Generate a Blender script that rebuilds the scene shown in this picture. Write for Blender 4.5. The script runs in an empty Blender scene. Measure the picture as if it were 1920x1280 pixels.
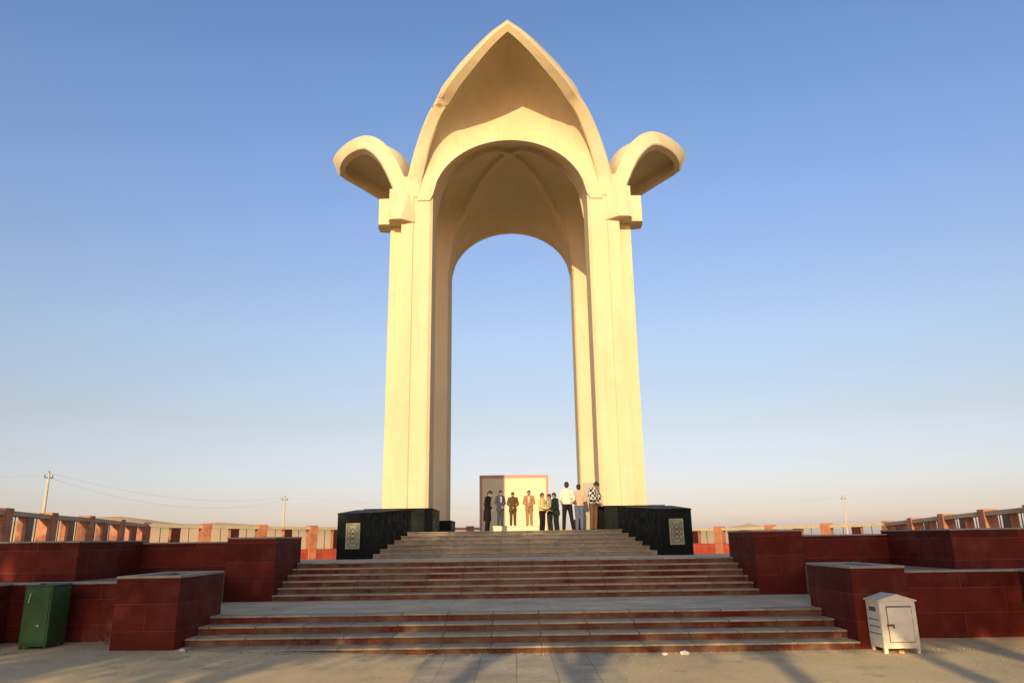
import bpy, bmesh, math, random
from math import sin, cos, tan, pi, radians, sqrt, atan2
from mathutils import Vector, Matrix
random.seed(7)
SC = bpy.context.scene
COL = SC.collection
EYE = 1.65
# ------------------------------------------------------------------ camera
cam_d = bpy.data.cameras.new('camera'); cam = bpy.data.objects.new('camera', cam_d); COL.objects.link(cam)
cam_d.sensor_width = 36.0; cam_d.lens = 1390.0/1920.0*36.0
cam_d.clip_start = 0.1; cam_d.clip_end = 6000
PITCH = math.atan(368/1390.0)
cam.matrix_world = Matrix.Translation((0, 0, EYE)) @ Matrix.Rotation(pi/2+PITCH, 4, 'X') @ Matrix.Rotation(radians(-0.8), 4, 'Z')
SC.camera = cam
# ------------------------------------------------------------------ light
SUN_EL, SUN_AZ = radians(14.0), radians(9.0)      # sun low, behind the camera and a little to the left
W = bpy.data.worlds.new('World'); SC.world = W; W.use_nodes = True
nt = W.node_tree; bg = nt.nodes['Background']
sky = nt.nodes.new('ShaderNodeTexSky'); sky.sky_type = 'NISHITA'; sky.sun_disc = False
sky.sun_elevation = SUN_EL; sky.sun_rotation = pi + SUN_AZ
sky.altitude = 0; sky.air_density = 1.0; sky.dust_density = 1.0; sky.ozone_density = 1.0
geo = nt.nodes.new('ShaderNodeTexCoord'); sxyz = nt.nodes.new('ShaderNodeSeparateXYZ'); nt.links.new(geo.outputs['Generated'], sxyz.inputs[0])
cr = nt.nodes.new('ShaderNodeValToRGB'); cr.color_ramp.interpolation = 'LINEAR'      # colour of the dusty evening air by elevation; unseen zenith warmed against blue fill
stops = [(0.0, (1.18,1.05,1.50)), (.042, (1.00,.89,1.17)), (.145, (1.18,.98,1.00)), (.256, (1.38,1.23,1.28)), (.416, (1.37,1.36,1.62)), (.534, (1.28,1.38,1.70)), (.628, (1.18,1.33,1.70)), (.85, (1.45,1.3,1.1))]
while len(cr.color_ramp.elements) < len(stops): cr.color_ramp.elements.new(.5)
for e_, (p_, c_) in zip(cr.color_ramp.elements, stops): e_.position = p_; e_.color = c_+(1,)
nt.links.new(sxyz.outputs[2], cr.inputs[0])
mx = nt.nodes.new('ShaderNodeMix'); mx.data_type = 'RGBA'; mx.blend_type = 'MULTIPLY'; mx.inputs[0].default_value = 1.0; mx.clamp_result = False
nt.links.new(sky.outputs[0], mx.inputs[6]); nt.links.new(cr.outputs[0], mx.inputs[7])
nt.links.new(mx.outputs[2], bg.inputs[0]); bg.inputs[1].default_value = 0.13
sd = bpy.data.lights.new('sun', 'SUN'); so = bpy.data.objects.new('sun', sd); COL.objects.link(so)
sd.energy = 5.0; sd.angle = radians(0.5); sd.color = (1.0, 0.79, 0.45)
sdir = Vector((sin(SUN_AZ)*cos(SUN_EL), cos(SUN_AZ)*cos(SUN_EL), -sin(SUN_EL)))
so.rotation_euler = sdir.to_track_quat('-Z', 'Y').to_euler(); so.location = (-6, -30, 20)
SC.view_settings.view_transform = 'Standard'; SC.view_settings.look = 'None'
SC.view_settings.exposure = 0.0; SC.view_settings.gamma = 1.0
SC.cycles.max_bounces = 8; SC.cycles.diffuse_bounces = 4

# ------------------------------------------------------------------ tagging
def tag(o, label=None, cat=None, group=None, kind=None):
    if label: o['label'] = label
    if cat: o['category'] = cat
    if group: o['group'] = group
    if kind: o['kind'] = kind
    return o
def empty(name, loc=(0, 0, 0), rz=0):
    o = bpy.data.objects.new(name, None); COL.objects.link(o); o.location = loc; o.rotation_euler = (0, 0, rz)
    o.empty_display_size = 0.2
    return o
def copy_tree(o, parent=None):
    c = o.copy(); COL.objects.link(c); c.parent = parent
    if parent is not None: c.matrix_parent_inverse = o.matrix_parent_inverse
    for ch in o.children: copy_tree(ch, c)
    return c

# ------------------------------------------------------------------ mesh helper
class MB:
    def __init__(s): s.v = []; s.f = []; s.sm = []
    def add(s, vs, fs, smooth=False):
        n = len(s.v); s.v += [tuple(v) for v in vs]; s.f += [tuple(i+n for i in f) for f in fs]; s.sm += [smooth]*len(fs); return s
    def box(s, x0, x1, y0, y1, z0, z1, b=0.0):
        if x0 > x1: x0, x1 = x1, x0
        if y0 > y1: y0, y1 = y1, y0
        if b <= 0:
            v = [(x0,y0,z0),(x1,y0,z0),(x1,y1,z0),(x0,y1,z0),(x0,y0,z1),(x1,y0,z1),(x1,y1,z1),(x0,y1,z1)]
            return s.add(v, [(0,3,2,1),(4,5,6,7),(0,1,5,4),(1,2,6,5),(2,3,7,6),(3,0,4,7)])
        bm = bmesh.new(); bmesh.ops.create_cube(bm, size=1)
        for q in bm.verts: q.co = Vector(((x0+x1)/2+q.co.x*(x1-x0), (y0+y1)/2+q.co.y*(y1-y0), (z0+z1)/2+q.co.z*(z1-z0)))
        bmesh.ops.bevel(bm, geom=bm.edges[:], offset=b, segments=1, affect='EDGES')
        return s.addbm(bm)
    def addbm(s, bm, smooth=False):
        bm.verts.ensure_lookup_table(); bm.verts.index_update()
        s.add([q.co[:] for q in bm.verts], [tuple(v.index for v in f.verts) for f in bm.faces], smooth); bm.free(); return s
    def prism(s, poly, z0, z1, topz=None):
        # poly counter-clockwise in plan
        n = len(poly); v = [(x, y, z0) for x, y in poly]+[(x, y, z1) for x, y in poly]
        f = [tuple(range(n-1, -1, -1)), tuple(range(n, 2*n))]+[(i, (i+1) % n, n+(i+1) % n, n+i) for i in range(n)]
        return s.add(v, f)
    def tube(s, p0, p1, r0, r1=None, n=8, smooth=True, cap=True):
        r1 = r0 if r1 is None else r1
        p0 = Vector(p0); p1 = Vector(p1); d = (p1-p0).normalized()
        a = d.orthogonal().normalized(); b = d.cross(a)
        v = []
        for p, r in ((p0, r0), (p1, r1)):
            for i in range(n):
                t = 2*pi*i/n; v.append(p+a*cos(t)*r+b*sin(t)*r)
        f = [(i, (i+1) % n, n+(i+1) % n, n+i) for i in range(n)]
        s.add(v, f, smooth)
        if cap: s.add(v, [tuple(range(n-1, -1, -1)), tuple(range(n, 2*n))])
        return s
    def ell(s, c, r, seg=12, rings=8, rot=None):
        c = Vector(c); v = []; f = []
        for j in range(rings+1):
            ph = pi*j/rings
            for i in range(seg):
                t = 2*pi*i/seg; q = Vector((r[0]*sin(ph)*cos(t), r[1]*sin(ph)*sin(t), r[2]*cos(ph)))
                if rot is not None: q = rot @ q
                v.append(c+q)
        for j in range(rings):
            for i in range(seg):
                f.append((j*seg+i, (j+1)*seg+i, (j+1)*seg+(i+1) % seg, j*seg+(i+1) % seg))
        return s.add(v, f, True)
    def caps(s, p0, p1, r0, r1=None, n=10):
        r1 = r0 if r1 is None else r1
        s.tube(p0, p1, r0, r1, n); s.ell(p0, (r0,)*3, n, 6); s.ell(p1, (r1,)*3, n, 6); return s
    def loft(s, rings, n=16):
        # rings: (center xyz, rx, ry) horizontal-ish ellipses stacked
        v = []
        for c, rx, ry in rings:
            for i in range(n):
                t = 2*pi*i/n; v.append((c[0]+rx*cos(t), c[1]+ry*sin(t), c[2]))
        f = []
        for j in range(len(rings)-1):
            for i in range(n): f.append((j*n+i, j*n+(i+1) % n, (j+1)*n+(i+1) % n, (j+1)*n+i))
        f.append(tuple(range(n-1, -1, -1))); f.append(tuple(range((len(rings)-1)*n, len(rings)*n)))
        return s.add(v, f, True)
    def xf(s, m):
        s.v = [tuple(m @ Vector(v)) for v in s.v]; return s
    def build(s, name, m, parent=None, uv=True, fixn=False):
        me = bpy.data.meshes.new(name); me.from_pydata(s.v, [], s.f)
        me.polygons.foreach_set('use_smooth', s.sm); me.update()
        if fixn:
            bm = bmesh.new(); bm.from_mesh(me); bmesh.ops.remove_doubles(bm, verts=bm.verts, dist=1e-4)
            bmesh.ops.recalc_face_normals(bm, faces=bm.faces); bm.to_mesh(me); bm.free()
        if uv:
            ul = me.uv_layers.new(name='metres'); vs = me.vertices
            for p in me.polygons:
                nn = p.normal; a, b, c = abs(nn.x), abs(nn.y), abs(nn.z)
                for li in p.loop_indices:
                    co = vs[me.loops[li].vertex_index].co
                    ul.data[li].uv = (co.x, co.y) if c >= a and c >= b else ((co.x, co.z) if b >= a else (co.y+.37, co.z))
        me.materials.append(m)
        o = bpy.data.objects.new(name, me); COL.objects.link(o)
        if parent is not None: o.parent = parent
        return o

# ------------------------------------------------------------------ materials
def newmat(name, rough=0.7, spec=0.5):
    m = bpy.data.materials.new(name); m.use_nodes = True
    b = m.node_tree.nodes['Principled BSDF']; b.inputs['Roughness'].default_value = rough
    b.inputs['Specular IOR Level'].default_value = spec
    return m, m.node_tree, b
def N(nt, t, **kw):
    n = nt.nodes.new(t)
    for k, v in kw.items():
        if k in n.inputs: n.inputs[k].default_value = v
        else: setattr(n, k, v)
    return n
def mix(nt, a, b, fac, mode='MIX'):
    n = nt.nodes.new('ShaderNodeMix'); n.data_type = 'RGBA'; n.blend_type = mode
    for sock, val in ((n.inputs[0], fac), (n.inputs[6], a), (n.inputs[7], b)):
        if hasattr(val, 'links') or hasattr(val, 'is_linked'): nt.links.new(val, sock)
        else: sock.default_value = val if not isinstance(val, tuple) else tuple(val)+(1,)*(4-len(val))
    return n.outputs[2]
def ramp(nt, src, p0, p1, c0=(0,0,0), c1=(1,1,1)):
    r = nt.nodes.new('ShaderNodeValToRGB'); r.color_ramp.elements[0].position = p0; r.color_ramp.elements[1].position = p1
    r.color_ramp.elements[0].color = tuple(c0)+(1,); r.color_ramp.elements[1].color = tuple(c1)+(1,)
    nt.links.new(src, r.inputs[0]); return r.outputs[0]
def noise(nt, scale, detail=4, rough=.55, stretch=None, coord='Object'):
    tc = nt.nodes.new('ShaderNodeTexCoord'); src = tc.outputs[coord]
    if stretch:
        mp = nt.nodes.new('ShaderNodeMapping'); mp.inputs['Scale'].default_value = stretch; nt.links.new(src, mp.inputs[0]); src = mp.outputs[0]
    n = nt.nodes.new('ShaderNodeTexNoise'); n.inputs['Scale'].default_value = scale; n.inputs['Detail'].default_value = detail; n.inputs['Roughness'].default_value = rough
    nt.links.new(src, n.inputs[0]); return n.outputs[0]
def bump(nt, b, src, strength=.3, dist=.02):
    bp = nt.nodes.new('ShaderNodeBump'); bp.inputs['Strength'].default_value = strength; bp.inputs['Distance'].default_value = dist
    nt.links.new(src, bp.inputs['Height']); nt.links.new(bp.outputs[0], b.inputs['Normal'])
def stone(name, c1, c2, scale=3, rough=.8, speck=None, stretch=None, bmp=.25, spec=.4, dirt=None):
    m, t, b = newmat(name, rough, spec)
    col = mix(t, c1, c2, ramp(t, noise(t, scale, 6, .6, stretch), .35, .65))
    if speck:
        col = mix(t, col, speck, ramp(t, noise(t, 60, 2, .6), .58, .66))
    if dirt:
        col = mix(t, col, dirt, ramp(t, noise(t, scale*.37, 8, .7), .52, .72))
    t.links.new(col, b.inputs['Base Color'])
    bump(t, b, noise(t, 22, 8, .65), bmp, .02)
    return m
def tiled(name, c1, c2, joint, bw, rh, mortar=.006, rough=.35, offset=.5, spec=.5, scale=2.0, dust=None, dustamt=(.5, .8)):
    m, t, b = newmat(name, rough, spec)
    tc = t.nodes.new('ShaderNodeTexCoord')
    br = t.nodes.new('ShaderNodeTexBrick'); br.offset = offset; br.squash = 1
    br.inputs['Scale'].default_value = 1; br.inputs['Mortar Size'].default_value = mortar; br.inputs['Mortar Smooth'].default_value = .3
    br.inputs['Brick Width'].default_value = bw; br.inputs['Row Height'].default_value = rh; br.inputs['Bias'].default_value = 0
    br.inputs['Color1'].default_value = c1+(1,); br.inputs['Color2'].default_value = c2+(1,); br.inputs['Mortar'].default_value = joint+(1,)
    t.links.new(tc.outputs['UV'], br.inputs[0])
    var = ramp(t, noise(t, scale, 5, .6), .3, .7, (.72,.72,.72), (1.2,1.2,1.2))
    col = mix(t, br.outputs[0], var, 1.0, 'MULTIPLY')
    if dust:
        col = mix(t, col, dust, ramp(t, noise(t, 1.3, 7, .7), dustamt[0], dustamt[1]))
    t.links.new(col, b.inputs['Base Color'])
    rr = ramp(t, noise(t, 5, 5, .6), .3, .7, (rough*.7,)*3, (min(1, rough*1.6),)*3)
    t.links.new(rr, b.inputs['Roughness'])
    bp = t.nodes.new('ShaderNodeBump'); bp.inputs['Strength'].default_value = .5; bp.inputs['Distance'].default_value = .004; bp.invert = True
    t.links.new(br.outputs[1], bp.inputs['Height'])
    bp2 = t.nodes.new('ShaderNodeBump'); bp2.inputs['Strength'].default_value = .12; bp2.inputs['Distance'].default_value = .01
    t.links.new(noise(t, 14, 4, .6), bp2.inputs['Height']); t.links.new(bp.outputs[0], bp2.inputs['Normal'])
    t.links.new(bp2.outputs[0], b.inputs['Normal'])
    return m
def plain(name, c, rough=.7, var=.12, scale=6, metal=0, spec=.4):
    m, t, b = newmat(name, rough, spec); b.inputs['Metallic'].default_value = metal
    c2 = tuple(x*(1-var) for x in c); c3 = tuple(min(1, x*(1+var)) for x in c)
    t.links.new(mix(t, c2, c3, noise(t, scale, 4, .6)), b.inputs['Base Color'])
    bump(t, b, noise(t, scale*5, 3, .6), .12, .01)
    return m
M = {}
def ztop(h): return EYE+h-(EYE+0.214)
def concrete():
    m, t, b = newmat('cream_render', .88, .2)
    c = mix(t, (.68,.555,.35), (.61,.485,.295), ramp(t, noise(t, .8, 7, .62, (1, 1, .25)), .3, .7))
    c = mix(t, c, (.53,.41,.25), ramp(t, noise(t, 3.4, 6, .65, (1, 1, .06)), .56, .82))          # rain streaks
    c = mix(t, c, (.68,.575,.37), ramp(t, noise(t, 1.1, 5, .6, (1, 1, .7)), .5, .8))            # repainted patches
    c = mix(t, c, (.50,.37,.22), ramp(t, noise(t, 6, 6, .72, (1, 1, .35)), .66, .78))
    tc = t.nodes.new('ShaderNodeTexCoord'); sx_ = t.nodes.new('ShaderNodeSeparateXYZ'); t.links.new(tc.outputs['Object'], sx_.inputs[0])
    md = t.nodes.new('ShaderNodeMath'); md.operation = 'PINGPONG'; md.inputs[1].default_value = 1.22; t.links.new(sx_.outputs[2], md.inputs[0])   # pour joints
    jt = ramp(t, md.outputs[0], .006, .022, (1,1,1), (0,0,0))
    mm = t.nodes.new('ShaderNodeMath'); mm.operation = 'MULTIPLY'; mm.inputs[1].default_value = .12; t.links.new(jt, mm.inputs[0])
    c = mix(t, c, (.40,.30,.19), mm.outputs[0])
    t.links.new(c, b.inputs['Base Color'])
    b1 = t.nodes.new('ShaderNodeBump'); b1.inputs['Strength'].default_value = .5; b1.inputs['Distance'].default_value = .06; t.links.new(noise(t, 1.3, 5, .55), b1.inputs['Height'])
    b2 = t.nodes.new('ShaderNodeBump'); b2.inputs['Strength'].default_value = .35; b2.inputs['Distance'].default_value = .02; t.links.new(noise(t, 12, 8, .7), b2.inputs['Height'])
    t.links.new(b1.outputs[0], b2.inputs['Normal']); t.links.new(b2.outputs[0], b.inputs['Normal'])
    return m
M['cream'] = concrete()
def chipped():
    m = concrete(); m.name = 'cream_render_chipped'; t = m.node_tree; b = t.nodes['Principled BSDF']
    src = b.inputs['Base Color'].links[0].from_socket
    tc = t.nodes.new('ShaderNodeTexCoord'); fac = None
    for P_, R in (((-2.95, -6.75, ztop(17.75)), .75), ((-3.75, -5.45, ztop(16.2)), .35), ((-4.1, -5.1, ztop(14.9)), .35)):
        vm = t.nodes.new('ShaderNodeVectorMath'); vm.operation = 'DISTANCE'; vm.inputs[1].default_value = P_; t.links.new(tc.outputs['Object'], vm.inputs[0])
        mr = t.nodes.new('ShaderNodeMapRange'); mr.inputs[1].default_value = R*.3; mr.inputs[2].default_value = R; mr.inputs[3].default_value = .21; mr.inputs[4].default_value = 0
        t.links.new(vm.outputs['Value'], mr.inputs[0])
        if fac is None: fac = mr.outputs[0]
        else:
            ad = t.nodes.new('ShaderNodeMath'); ad.operation = 'ADD'; t.links.new(fac, ad.inputs[0]); t.links.new(mr.outputs[0], ad.inputs[1]); fac = ad.outputs[0]
    ad = t.nodes.new('ShaderNodeMath'); ad.operation = 'ADD'; t.links.new(fac, ad.inputs[0]); t.links.new(noise(t, 3.2, 6, .7), ad.inputs[1])
    t.links.new(mix(t, src, (.40,.22,.12), ramp(t, ad.outputs[0], .735, .75)), b.inputs['Base Color']); return m
M['chipped'] = chipped()
M['chip'] = stone('broken_render', (.32,.16,.09), (.5,.3,.18), 8, .95)
M['red'] = tiled('red_granite', (.138,.018,.010), (.078,.011,.007), (.20,.055,.035), 1.9, .385, .005, .5, .37, .10, 2.0, (.17,.06,.04), (.50,.85))
M['redplain'] = tiled('red_granite_risers', (.145,.021,.013), (.095,.017,.011), (.24,.12,.08), .9, 5, .005, .5, .5, .12, 3, (.21,.13,.075), (.39,.62))
M['coping'] = stone('grey_coping', (.36,.32,.25), (.27,.235,.18), 4, .75, dirt=(.40,.30,.18))
M['tread'] = tiled('grey_tread_stone', (.47,.37,.23), (.34,.275,.18), (.13,.10,.07), .75, 3, .010, .6, .5, .3, 5, (.45,.35,.22), (.55,.8))
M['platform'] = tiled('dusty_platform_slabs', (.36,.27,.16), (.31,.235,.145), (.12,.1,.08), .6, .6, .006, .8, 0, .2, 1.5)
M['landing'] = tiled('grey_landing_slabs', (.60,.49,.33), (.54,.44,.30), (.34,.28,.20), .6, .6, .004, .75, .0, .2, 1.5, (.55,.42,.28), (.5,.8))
M['greystep'] = tiled('travertine_risers', (.36,.30,.20), (.27,.23,.16), (.15,.12,.09), .8, 5, .006, .7, .5, .3, 6, (.46,.33,.20), (.52,.75))
M['black'] = tiled('black_granite', (.010,.013,.011), (.006,.008,.007), (.018,.018,.016), .8, .6, .004, .5, .5, .05, 2)
M['panel'] = stone('cream_panel_stone', (.36,.34,.23), (.28,.27,.18), 8, .7)
M['inlay'] = stone('olive_inlay', (.10,.10,.05), (.15,.13,.06), 12, .6)
M['post'] = tiled('pink_granite_post', (.48,.185,.095), (.40,.15,.075), (.30,.12,.07), 1.0, .7, .005, .5, .5, .3, 3)
M['dado'] = tiled('red_granite_dado', (.42,.07,.035), (.36,.05,.028), (.5,.22,.15), 1.2, .5, .006, .4, .5, .4, 3)
M['mull'] = plain('dark_red_granite', (.05,.012,.01), .35)
M['rail'] = stone('stone_handrail', (.50,.40,.26), (.40,.32,.22), 5, .7)
M['ironbar'] = plain('thin_iron_bar', (.05,.045,.04), .6)
M['soil'] = stone('dry_soil', (.30,.21,.13), (.22,.15,.09), 6, .95)
M['leaf'] = plain('dark_leaf', (.05,.08,.025), .7, .4)
M['bark'] = plain('bark', (.16,.11,.07), .9, .3)

def ground_mat():
    m, t, b = newmat('dusty_concrete_ground', .9, .2)
    c = mix(t, (.56,.42,.235), (.74,.53,.285), ramp(t, noise(t, .35, 8, .65), .38, .62))
    c = mix(t, c, (.30,.25,.19), ramp(t, noise(t, 1.7, 8, .7), .56, .72))
    c = mix(t, c, (.50,.38,.24), ramp(t, noise(t, 4.5, 6, .7), .60, .70))
    t.links.new(c, b.inputs['Base Color']); bump(t, b, noise(t, 12, 8, .7), .35, .02)
    return m
M['ground'] = ground_mat()
M['pathm'] = tiled('grey_path_tiles', (.54,.44,.29), (.47,.38,.25), (.30,.24,.16), .5, .5, .008, .75, 0, .3, 2, (.45,.34,.22), (.48,.72))
def desert_mat():
    m, t, b = newmat('desert_sand', .95, .1)
    c = mix(t, (.78,.53,.28), (.66,.44,.24), ramp(t, noise(t, .03, 8, .6), .35, .65))
    c = mix(t, c, (.48,.33,.19), ramp(t, noise(t, .12, 8, .7), .58, .74))
    t.links.new(c, b.inputs['Base Color']); bump(t, b, noise(t, .6, 6, .7), .4, .3)
    return m
M['desert'] = desert_mat()

# ------------------------------------------------------------------ ground
R_ = 0.1165                      # riser
LVL1, LVL2 = 4*R_, 10*R_         # landing, terrace
PLAT = EYE+0.214                 # platform under the arch
def gz(x, y):                    # the dusty ground lies a little higher on the left
    k = max(0, min(1, (-x-.5)/4.5)); k = k*k*(3-2*k)
    return .12*k
def grid(name, xs, ys, zf, m, kind='structure', smooth=True):
    mb = MB(); v = [(x, y, zf(x, y)) for y in ys for x in xs]; n = len(xs)
    f = [(j*n+i, j*n+i+1, (j+1)*n+i+1, (j+1)*n+i) for j in range(len(ys)-1) for i in range(n-1)]
    mb.add(v, f, smooth); o = mb.build(name, m); tag(o, kind=kind); return o
xs = [-60, -30, -16]+[-12+.5*i for i in range(49)]+[16, 30, 60]
ys = [-60, -30, -12]+[-6+1.0*i for i in range(22)]
grid('ground', xs, ys, lambda x, y: gz(x, y)+(0 if not (-12 < x < 12 and 5 < y < 13) else .012*sin(x*1.7+y)*sin(y*2.3)), M['ground'])
mb = MB(); pw = 1.28
mb.add([(-pw, -20, .02), (pw, -20, .02), (pw, 11.66, .02), (-pw, 11.66, .02)], [(0,1,2,3)])
tag(mb.build('path', M['pathm']), kind='structure')
HT = [(-1.2,2.2),(-.75,2.6),(-.60,2.7),(-.55,3.3),(-.51,3.0),(-.48,2.2),(-.41,1.8),(-.26,1.3),(-.07,.9),(.15,.3),(.27,.5),(.305,1.1),(.34,.5),(.42,-.4),(1.2,-.6)]
def hill(x, y):
    q = x/max(y, 1)
    H = HT[-1][1] if q > HT[-1][0] else HT[0][1]
    for (a0, h0), (a1, h1) in zip(HT, HT[1:]):
        if a0 <= q <= a1: H = h0+(h1-h0)*(q-a0)/(a1-a0)
    H += .12*sin(q*61)+.08*sin(q*143+1)
    top = EYE+H+.13*sin(x*.21+y*.1)+.08*sin(x*.53)
    k = max(0, min(1, (y-68)/22)); k = k*k*(3-2*k)
    h = .45+(top-.45)*k
    if y > 92: h = top-(y-92)*.012+.4*sin(x*.05)*sin(y*.043)
    return max(h, -2.0)
xs = [-1500,-900,-600,-300,-200,-150]+[-120+3*i for i in range(81)]+[150,200,300,600,900,1500]
ys = [15.9, 30, 45, 60]+[66+2.2*i for i in range(13)]+[100+14*i for i in range(10)]+[260,320,400,520,650,900,1400,2500]
grid('terrain', xs, ys, lambda x, y: (.3 if y < 16 else (.45 if math.hypot(x,y) < 60 else hill(x, y))), M['desert'])

# terrace fill and plaza behind the walls
mb = MB(); mb.prism([(-22, 17.9), (22, 17.9), (22, 50), (-22, 50)], .3, .55)
tag(mb.build('plaza', M['platform']), kind='structure')

# ------------------------------------------------------------------ steps
def flight(label, x0s, x1s, ds, z0, r, mriser, mtread, last_depth, cat='steps', lip=.03):
    root = empty('stone_steps', (0, ds[0], z0)); tag(root, label, cat)
    n = len(ds)
    for i, d in enumerate(ds):
        d1 = ds[i+1]+.03 if i < n-1 else d+last_depth
        a, b = x0s[i], x1s[i]
        m1 = MB().box(a, b, d-ds[0], d1-ds[0], (-.25 if i == 0 else (i-.0)*r-.02), (i+1)*r-.028)
        st = m1.build('step', mriser, root)
        m2 = MB().box(a+.002, b-.002, d-ds[0]-lip, d1-ds[0], (i+1)*r-.028, (i+1)*r+(.0 if i < n-1 else 0), .006)
        m2.build('tread', mtread, st)
    return root
D0 = [11.68, 12.08, 12.53, 12.98]
flight('four lowest red granite steps between the two front planters', [-5.049]*4, [5.049]*4, D0, 0, R_, M['redplain'], M['tread'], .33)
mb = MB(); mb.box(-5.99, 5.99, 13.31, 15.98, -.2, LVL1-.004)
tag(mb.build('landing', M['landing']), kind='structure')
D1 = [15.95+.335*i for i in range(6)]
flight('six red granite steps rising from the grey landing to the terrace', [-4.975]*6, [4.975]*6, D1, LVL1, R_, M['redplain'], M['tread'], .3)
mb = MB(); mb.prism([(-7.2, 17.93), (7.2, 17.93), (7.2, 21), (-7.2, 21)], .4, LVL2-.003)
tag(mb.build('terrace', M['landing']), kind='structure')
GR = (PLAT-LVL2)/6
D2 = [20.6+.6*i for i in range(6)]
wx = [3.80-.085*i for i in range(6)]
flight('weathered grey stone steps climbing between the black plinths to the arch', [-w for w in wx], wx, D2, LVL2, GR, M['greystep'], M['tread'], .35, lip=.04)
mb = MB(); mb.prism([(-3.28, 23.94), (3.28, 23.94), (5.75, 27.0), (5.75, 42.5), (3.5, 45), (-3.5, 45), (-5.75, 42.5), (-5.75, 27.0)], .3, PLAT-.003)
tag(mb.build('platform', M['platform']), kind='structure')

# ------------------------------------------------------------------ planters and retaining walls
def planter(label, x0, x1, y0, y1, z0, z1, hollow=True):
    root = empty('granite_planter', ((x0+x1)/2, y0, z0)); tag(root, label, 'planter', None)
    L = lambda *a: (a[0]-(x0+x1)/2, a[1]-(x0+x1)/2, a[2]-y0, a[3]-y0, a[4]-z0, a[5]-z0)
    w = .13; top = z1-.035
    mb = MB(); mb.box(*L(x0, x1, y0, y0+w, z0-.2, top)); mb.box(*L(x0, x1, y1-w, y1, z0-.2, top))
    mb.box(*L(x0, x0+w, y0+w, y1-w, z0-.2, top)); mb.box(*L(x1-w, x1, y0+w, y1-w, z0-.2, top))
    mb.build('wall', M['red'], root)
    e = .012; w2 = w+.09
    mb = MB(); mb.box(*L(x0-e, x1+e, y0-e, y0+w2, top, z1), b=.006); mb.box(*L(x0-e, x1+e, y1-w2, y1+e, top, z1), b=.006)
    mb.box(*L(x0-e, x0+w2, y0+w2, y1-w2, top, z1)); mb.box(*L(x1-w2, x1+e, y0+w2, y1-w2, top, z1))
    mb.build('coping', M['coping'], root)
    mb = MB(); mb.box(*L(x0+w, x1-w, y0+w, y1-w, z0, z1-.16)); mb.build('soil', M['soil'], root)
    return root
planter('lower left red granite planter box at the foot of the steps', -6.0, -5.05, 11.7, 13.42, 0, 1.17)
planter('lower right red granite planter box behind the white bin', 5.05, 5.86, 11.7, 13.42, 0, 1.17)
planter('upper left red granite planter block beside the middle steps', -5.99, -4.98, 16.0, 17.9, LVL1, EYE+.09)
planter('upper right red granite planter block beside the middle steps', 4.98, 5.99, 16.0, 17.9, LVL1, EYE+.09)
def walls(label, segs, sgn):
    root = empty('retaining_wall', (sgn*8, segs[0][2], 0)); tag(root, label, 'wall')
    ox, oy = sgn*8, segs[0][2]
    mb = MB(); mc = MB()
    for x0, x1, y0, y1, z0, z1 in segs:
        a, b = sorted((sgn*x0, sgn*x1))
        mb.box(a-ox, b-ox, y0-oy, y1-oy, z0, z1-.03)
        mc.box(a-ox-.01, b-ox+.01, y0-oy-.012, y1-oy+.01, z1-.03, z1, .005)
    mb.build('facing', M['red'], root); mc.build('coping', M['coping'], root)
    return root
for sgn, side in ((-1, 'left'), (1, 'right')):
    walls('low red granite retaining wall running from the front %s planter out of the picture' % side,
          [(6.02 if sgn < 0 else 5.88, 8.28, 12.8, 13.05, -.1, 1.04), (8.28, 8.52, 10.6, 13.05, -.1, 1.04), (8.52, 15, 10.6, 10.85, -.1, 1.043)], sgn)
    walls('upper %s red granite retaining wall with a dark recessed return' % side,
          [(6.01, 7.95, 16.4, 16.65, .3, EYE+(.01 if sgn < 0 else -.02)), (7.95, 8.2, 14.0, 16.65, .3, EYE+.055), (8.2, 15, 14.0, 14.25, .3, EYE+.06)], sgn)
    mb = MB(); f = lambda p: [(sgn*x, y) for x, y in (p if sgn > 0 else p[::-1])]
    mb.prism(f([(5.995 if sgn < 0 else 5.87, 13.0), (8.4, 13.0), (8.5, 10.8), (15, 10.8), (15, 14.1), (8.1, 14.1), (8.1, 16.5), (5.995, 16.5)]), -.1, 1.0)
    tag(mb.build('planting_bed', M['soil']), kind='structure')
    mb = MB(); mb.prism(f([(6.0, 16.6), (8.1, 16.6), (8.15, 14.2), (15, 14.2), (15, 19.5), (7.21, 19.5), (7.21, 17.92), (6.0, 17.92)]), .2, EYE-.10)
    tag(mb.build('planting_bed', M['soil']), kind='structure')

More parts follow.
